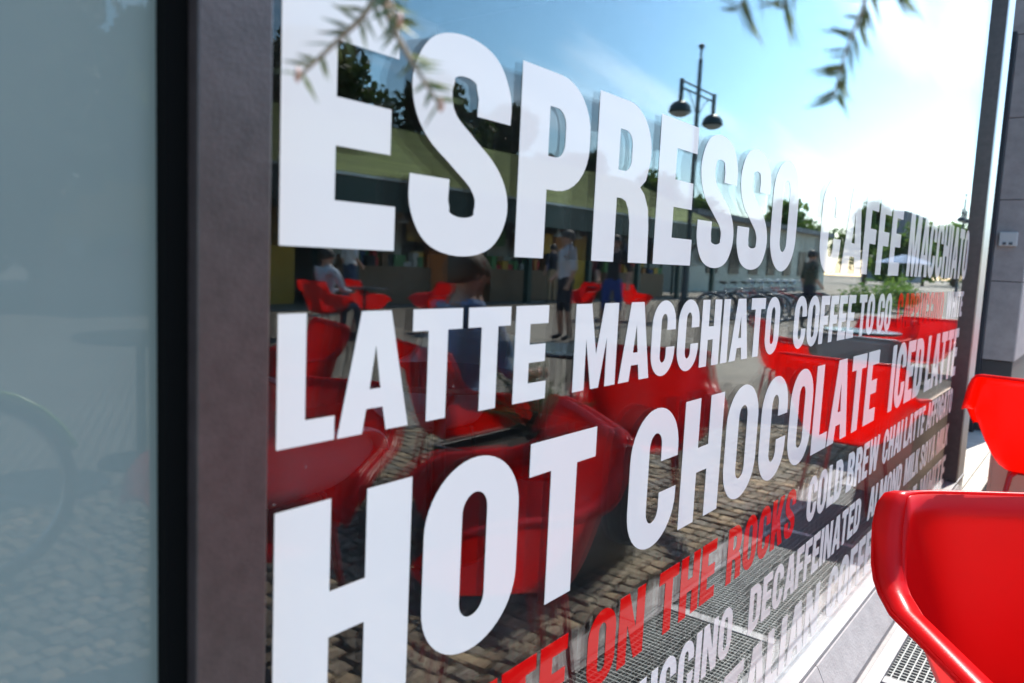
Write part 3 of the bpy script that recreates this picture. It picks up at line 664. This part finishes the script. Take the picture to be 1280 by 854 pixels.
# far low building, wall and parasol
fb = thing('far_building', 'low pale grey building past the end of the pavilion', 'building', (60, -22, 0))
box('wall', (38, 62, -24, -17, 0, 4.0), pbr('pale_grey_wall', (.50, .48, .40), .8, var=.08, vscale=.5), fb)
box('roof', (37.6, 62.4, -24.4, -16.6, 4.0, 4.3), pbr('grey_roof', (.2, .2, .2), .7), fb)
for i in range(7): box('window', (40+3.1*i, 41.5+3.1*i, -16.995, -16.93, 1.0, 2.7), DARKM, fb)
t2 = thing('brick_tower', 'distant grey block rising over the trees', 'building', (197, -40, 0))
box('wall', (185, 209, -44, -36, 0, 15.5), pbr('slate_grey', (.13, .14, .16), .8), t2)
for j in range(4):
    for i in range(4): box('window', (188+5*i, 190.5+5*i, -35.995, -35.9, 2.5+3*j, 4.2+3*j), DARKM, t2)
for i, (x, y, h, rr, dk) in enumerate(((13, -23, 8.3, 3.4, True), (19, -24.5, 9.4, 3.8, True), (25.5, -24, 9.2, 3.4, True), (4.5, -14, 6.8, 3.2, True), (1.0, -13, 6.2, 2.8, True), (2.2, -19, 6.5, 3.2, True), (7.2, -18.5, 6.0, 2.6, True), (31, -24, 9.0, 3.0, True), (39.5, -25, 8.6, 2.6, True))):
    tree('broadleaf_tree', 'dark leafy tree beside the end of the pavilion, in front of its roof line' if y > -20 else 'dark leafy tree rising behind the olive green roof', x, y, h, rr, dk, n=9000, seed=20+i, leaf=.20)
for i, (x, y, h, rr) in enumerate(((58, -30, 8.5, 4), (66, -29, 7.5, 4), (90, -30, 9, 5), (112, -26, 10, 6), (130, -22, 9, 6), (145, -20, 9.5, 6), (84, -16, 5, 3), (170, -24, 11, 7))):
    tree('broadleaf_tree', 'light green tree far across the square', x, y, h, rr, False, n=2600, seed=60+i, leaf=.42, group='trees far across the square')
# hedge stuff in front of the far building
for i, (x, y, h, rr) in enumerate(((30, -5.5, 1.0, 1.2), (34, -6, 1.1, 1.4), (24, -5.0, .9, .9))):
    t = thing('planter_bush', 'low bright green bush in the bed across the square', 'bush', (x, y, 0), group='bushes in the bed')
    V, Fc = leafcloud(900, lambda rd: (Vector((rd.gauss(0, rr*.4), rd.gauss(0, .3), .2+abs(rd.gauss(.3, .25))*h)), 1), .09, 90+i); link('crown', mesh('crown', V, Fc, LEAFL), t)
    tube('stem', [(0, 0, 0), (.05, 0, h*.5)], [.03, .015], BARK, t, 6)
# parasol
ps = thing('parasol', 'pale blue open parasol far across the square', 'parasol', (62, -11.5, 0))
MB().add(lathegeo([(2.0, 2.25), (1.0, 2.62), (.03, 2.9)], 8)).build('canopy', pbr('pale_blue_cloth', (.14, .22, .34), .8), ps, False); tube('pole', [(0, 0, 0), (0, 0, 2.88)], .03, ALU, ps)

# ------------------------------------------------------------------ street lamps
def lamp(label, x, y, H, ang):
    t = thing('street_lamp', label, 'street lamp', (x, y, -.003), rad(ang), 'two armed street lamps on the square')
    k = H/6.8
    MB().add(lathegeo([(.16, 0), (.16, .35), (.10, .5), (.085, 1.2), (.06, 1.3), (.06, 4.2*k), (.052, 6.4*k), (.03, 6.45*k)], 14)).build('pole', LAMPM, t)
    MB().add(lathegeo([(.02, 6.46*k), (.03, 6.55*k), (.02, 6.62*k), (.075, 6.72*k), (.08, 6.75*k), (.02, 6.8*k)], 12)).build('finial', LAMPM, t)
    MB().add(tubegeo([(-.95, 0, 5.72*k), (.95, 0, 5.72*k)], .022, 6)).add(tubegeo([(-.95, 0, 5.56*k), (.95, 0, 5.56*k)], .022, 6)).build('crossarm', LAMPM, t)
    for s in (-1, 1):
        MB().add(tubegeo(cat([(0, 0, 4.95*k), (s*.14, 0, 5.15*k), (s*.38, 0, 5.40*k), (s*.60, 0, 5.56*k)], 6), .013, 6)).build('scroll_brace', LAMPM, t)
        MB().add(tubegeo([(s*.95, 0, 5.76*k), (s*.95, 0, 5.22*k)], .055, 10)).build('hanger', LAMPM, t)
        h = MB().add(lathegeo([(.27, -.26), (.275, -.22), (.24, -.10), (.15, -.01), (.05, .03)], 20, (s*.95, 0, 5.22*k))).build('lamp_hood', LAMPM, t)
        MB().add(lathegeo([(.02, -.36), (.12, -.345), (.21, -.30), (.25, -.262)], 20, (s*.95, 0, 5.22*k))).build('globe', FROST, h)
    return t
lamp('tall dark street lamp with two hooded lanterns, tallest against the sky', 18.4, -8.0, 6.8, 0)
lamp('far off dark street lamp with two hooded lanterns', 62, -8.0, 7.2, 0)

# ------------------------------------------------------------------ people
def person(label, x, y, ang, pose, shirt, trousers, sleeve='short', legs='short', hairm=HAIR, h=1.78, group=None):
    t = thing('person', label, 'person', (x, y, .004), rad(ang)); k = h/1.78
    J = {'pelvis': (0, 0, .95), 'waist': (0, 0, 1.08), 'chest': (0, 0, 1.30), 'neck0': (-.01, 0, 1.46), 'neck': (.0, 0, 1.54), 'head': (.015, 0, 1.64), 'top': (.01, 0, 1.72)}
    for s, n in ((1, 'l'), (-1, 'r')):
        J['sh'+n] = (0, s*.19, 1.42)
        if pose == 'sit':
            J['hip'+n] = (.03, s*.10, .93); J['knee'+n] = (.46, s*.13, .93); J['ank'+n] = (.46+.05*s, s*.14, .53); J['toe'+n] = (.62+.05*s, s*.15, .49)
            J['el'+n] = (.10, s*.26, 1.17); J['wr'+n] = (.34, s*.16, 1.13); J['ha'+n] = (.43, s*.13, 1.15)
        else:
            J['hip'+n] = (0, s*.095, .90); J['knee'+n] = (.02+.03*s, s*.11, .49); J['ank'+n] = (-.02+.03*s, s*.12, .09); J['toe'+n] = (.13+.03*s, s*.14, .035)
            J['el'+n] = (-.03, s*.27, 1.14); J['wr'+n] = (.06 if s < 0 else .12, s*.25, .91 if s < 0 else .99); J['ha'+n] = (.09 if s < 0 else .18, s*.245, .82 if s < 0 else .93)
    RADS = {'pelvis': .15, 'waist': .135, 'chest': .155, 'neck0': .085, 'neck': .058, 'head': .098, 'top': .075, 'sh': .075, 'el': .045, 'wr': .032, 'ha': .04, 'hip': .10, 'knee': .063, 'ank': .042, 'toe': .038}
    E = [('pelvis', 'waist', 't'), ('waist', 'chest', 't'), ('chest', 'neck0', 't'), ('neck0', 'neck', 'k'), ('neck', 'head', 'k'), ('head', 'top', 'k')]
    for n in 'lr': E += [('neck0', 'sh'+n, 't'), ('sh'+n, 'el'+n, 's'), ('el'+n, 'wr'+n, 'f'), ('wr'+n, 'ha'+n, 'k'), ('pelvis', 'hip'+n, 'p'), ('hip'+n, 'knee'+n, 'p'), ('knee'+n, 'ank'+n, 'c'), ('ank'+n, 'toe'+n, 'o')]
    names = list(J); dz = -.46 if pose == 'sit' else 0
    bm = bpy.data.meshes.new('body'); bm.from_pydata([tuple(Vector(J[n])*k+Vector((0, 0, dz))) for n in names], [(names.index(a), names.index(b)) for a, b, _ in E], [])
    o = bpy.data.objects.new('body', bm); COL.objects.link(o)
    md = o.modifiers.new('skin', 'SKIN'); md.use_smooth_shade = True
    for i, n in enumerate(names):
        rr = RADS.get(n, RADS.get(n[:-1], .1))*k; bm.skin_vertices[0].data[i].radius = (rr, rr*(.78 if n in ('pelvis', 'waist', 'chest') else 1)); bm.skin_vertices[0].data[i].use_root = (n == 'pelvis')
    o.modifiers.new('sub', 'SUBSURF').levels = 2; o.modifiers['sub'].render_levels = 2
    dg = bpy.context.evaluated_depsgraph_get(); me = bpy.data.meshes.new_from_object(o.evaluated_get(dg)); bpy.data.objects.remove(o)
    me.materials.clear()
    for m_ in (shirt, trousers, SKIN, hairm, pbr('shoe', (.04, .04, .04), .6)): me.materials.append(m_)
    segs = [(Vector(J[a])*k+Vector((0, 0, dz)), Vector(J[b])*k+Vector((0, 0, dz)), c) for a, b, c in E]
    cls = {'t': 0, 's': 0, 'f': 0 if sleeve == 'long' else 2, 'k': 2, 'p': 1, 'c': 1 if legs == 'long' else 2, 'o': 4}
    for p in me.polygons:
        best = None
        for a, b, c in segs:
            d = b-a; q = max(0, min(1, (p.center-a).dot(d)/d.length_squared)); e = (p.center-(a+d*q)).length
            if best is None or e < best[0]: best = (e, c)
        mi = cls[best[1]]
        if best[1] == 't' and p.center.z < (1.0*k+dz): mi = 1
        p.material_index = mi; p.use_smooth = True
    b = link('body', me, t); b.location = (0, 0, 0)
    c = Vector(J['head'])*k+Vector((-.012, 0, dz+.012)); V, Fc = lathegeo([(.112*k*math.sin(a), .125*k*math.cos(a)) for a in [rad(x_) for x_ in (100, 85, 65, 45, 25, 8)]], 18)
    link('hair', mesh('hair', [Matrix.Rotation(rad(-16), 3, 'Y') @ v for v in V], Fc, hairm, True), t, c)
    for s in (-1, 1): link('ear', mesh('ear', *[(lambda g: (g[0], g[1]))(lathegeo([(.004, -.03), (.014, -.012), (.016, .012), (.005, .03)], 8))][0], SKIN, True), t, Vector(J['head'])*k+Vector((0, s*.1*k, dz-.01)))
    link('nose', mesh('nose', *lathegeo([(.016, -.03), (.012, 0), (.004, .03)], 8), SKIN, True), t, Vector(J['head'])*k+Vector((.098*k, 0, dz-.005)))
    return t
def cloth(n, c): return pbr('cloth_'+n, c, .85, var=.1, vscale=9)
person('man in a pale grey t-shirt and dark shorts standing with his back to the window', 10.3, -6.25, 215, 'stand', cloth('pale_grey', (.55, .53, .56)), cloth('navy', (.02, .022, .035)))
person('man in a black t-shirt and royal blue shorts standing on the square', 11.6, -6.15, 150, 'stand', cloth('black', (.012, .012, .016)), cloth('royal_blue', (.02, .05, .25)))
person('man in an olive t-shirt and dark trousers walking past the far bicycles', 17.4, -4.6, 40, 'stand', cloth('olive', (.05, .055, .035)), cloth('navy', (.02, .022, .035)), legs='long')
person('man in a blue shirt and dark trousers seated at the bistro table', 2.97, -1.95, 15, 'sit', cloth('denim_blue', (.22, .32, .55)), cloth('navy', (.02, .022, .035)), legs='long', hairm=pbr('brown_hair', (.10, .055, .03), .6))
person('woman in a dark red top and black trousers standing at the pavilion counter', 15.8, -12.9, 250, 'stand', cloth('dark_red', (.25, .02, .03)), cloth('black', (.012, .012, .016)), legs='long', h=1.68)
person('man in a navy shirt and tan trousers standing at the pavilion counter', 19.2, -12.7, 290, 'stand', cloth('navy', (.02, .022, .035)), cloth('tan', (.35, .25, .15)), legs='long')
person('man in a white shirt and jeans walking along the pavilion front', 10.6, -11.8, 10, 'stand', cloth('white', (.7, .7, .7)), cloth('jeans', (.06, .09, .17)), legs='long')
person('man in a pale shirt and jeans seated on the far terrace', 7.35, -8.5, 0, 'sit', cloth('pale_blue', (.50, .53, .60)), cloth('jeans', (.06, .09, .17)), sleeve='long', legs='long')
chair('red plastic tub chair under the seated man in the pale shirt', 7.32, -8.5, 0, group=None)

# ------------------------------------------------------------------ bicycles
WT = mesh('tyre', *torusgeo(.335, .019, 40, 8), TYRE, True); WR = mesh('rim', *torusgeo(.308, .010, 40, 6), CHROME, True)
sp = MB()
for i in range(18): a = 2*math.pi*i/18; sp.add(tubegeo([(.02*math.cos(a+1), .02*(-1)**i, .02*math.sin(a+1)), (.30*math.cos(a), 0, .30*math.sin(a))], .0014, 4))
sp.add(([Matrix.Rotation(rad(90), 3, 'X') @ v for v in lathegeo([(.022, -.03), (.022, .03)], 10)[0]], lathegeo([(.022, -.03), (.022, .03)], 10)[1]))
SPK = mesh('spokes', sp.V, sp.F, CHROME)
def bike(label, x, y, ang, col, group, lean=6):
    t = thing('bicycle', label, 'bicycle', (x, y, .004), rad(ang), group); t.rotation_euler = (rad(lean), 0, rad(ang))
    for wx in (-.52, .54):
        w = link('wheel', WT, t, (wx, 0, .352)); link('rim', WR, w); link('spokes', SPK, w)
    m_ = pbr('bike_paint_'+col[0], col[1], .3); A, B, C_, Dd, H = (-.52, 0, .352), (-.09, 0, .30), (-.22, 0, .80), (.36, 0, .86), (.39, 0, .72)
    mb = MB()
    for a, b in ((B, C_), (C_, Dd), (B, H), (A, B), (A, C_), (Dd, H), (H, (.54, 0, .352))): mb.add(tubegeo([a, b], .015, 8))
    mb.build('frame', m_, t)
    tube('seat_post', [C_, (-.25, 0, .93)], .012, CHROME, t)
    MB().add(lathegeo([(.02, 0), (.09, .02), (.10, .045), (.03, .06)], 12)).build('saddle', TYRE, t).location = (-.28, 0, .93)
    tube('handlebar', cat([(.24, .28, 1.02), (.36, .2, 1.05), (.38, 0, 1.03), (.36, -.2, 1.05), (.24, -.28, 1.02)], 5), .012, CHROME, t); tube('stem', [Dd, (.37, 0, 1.03)], .014, CHROME, t)
    for s in (1, -1):
        tube('mudguard', [((-.52 if s < 0 else .54)+.37*math.cos(a), 0, .352+.37*math.sin(a)) for a in [rad(q) for q in range(20, 170, 15)]], .016, m_, t, 6)
    tube('chain_stay_crank', [(-.09, .05, .30), (-.02, .07, .16)], .009, CHROME, t); MB().add(([Matrix.Rotation(rad(90), 3, 'X') @ v for v in lathegeo([(.09, -.004), (.09, .004)], 18)[0]], lathegeo([(.09, -.004), (.09, .004)], 18)[1])).build('chainring', CHROME, t).location = (-.09, .04, .30)
    return t
bike('black bicycle with lime green frame parked on the cobbles beside the terrace', .42, -2.62, 14, ('lime', (.28, .5, .02)), None)
for i in range(9):
    bike(('grey', 'black', 'silver', 'red')[i % 4]+' bicycle parked in the rack row across the square', 17.2+.75*i, -6.2-.05*i, 75+random.uniform(-10, 10), (('grey', (.2, .2, .22)), ('black', (.02, .02, .02)), ('silver', (.5, .5, .5)), ('red', (.4, .02, .02)))[i % 4], 'bicycles in the rack row')
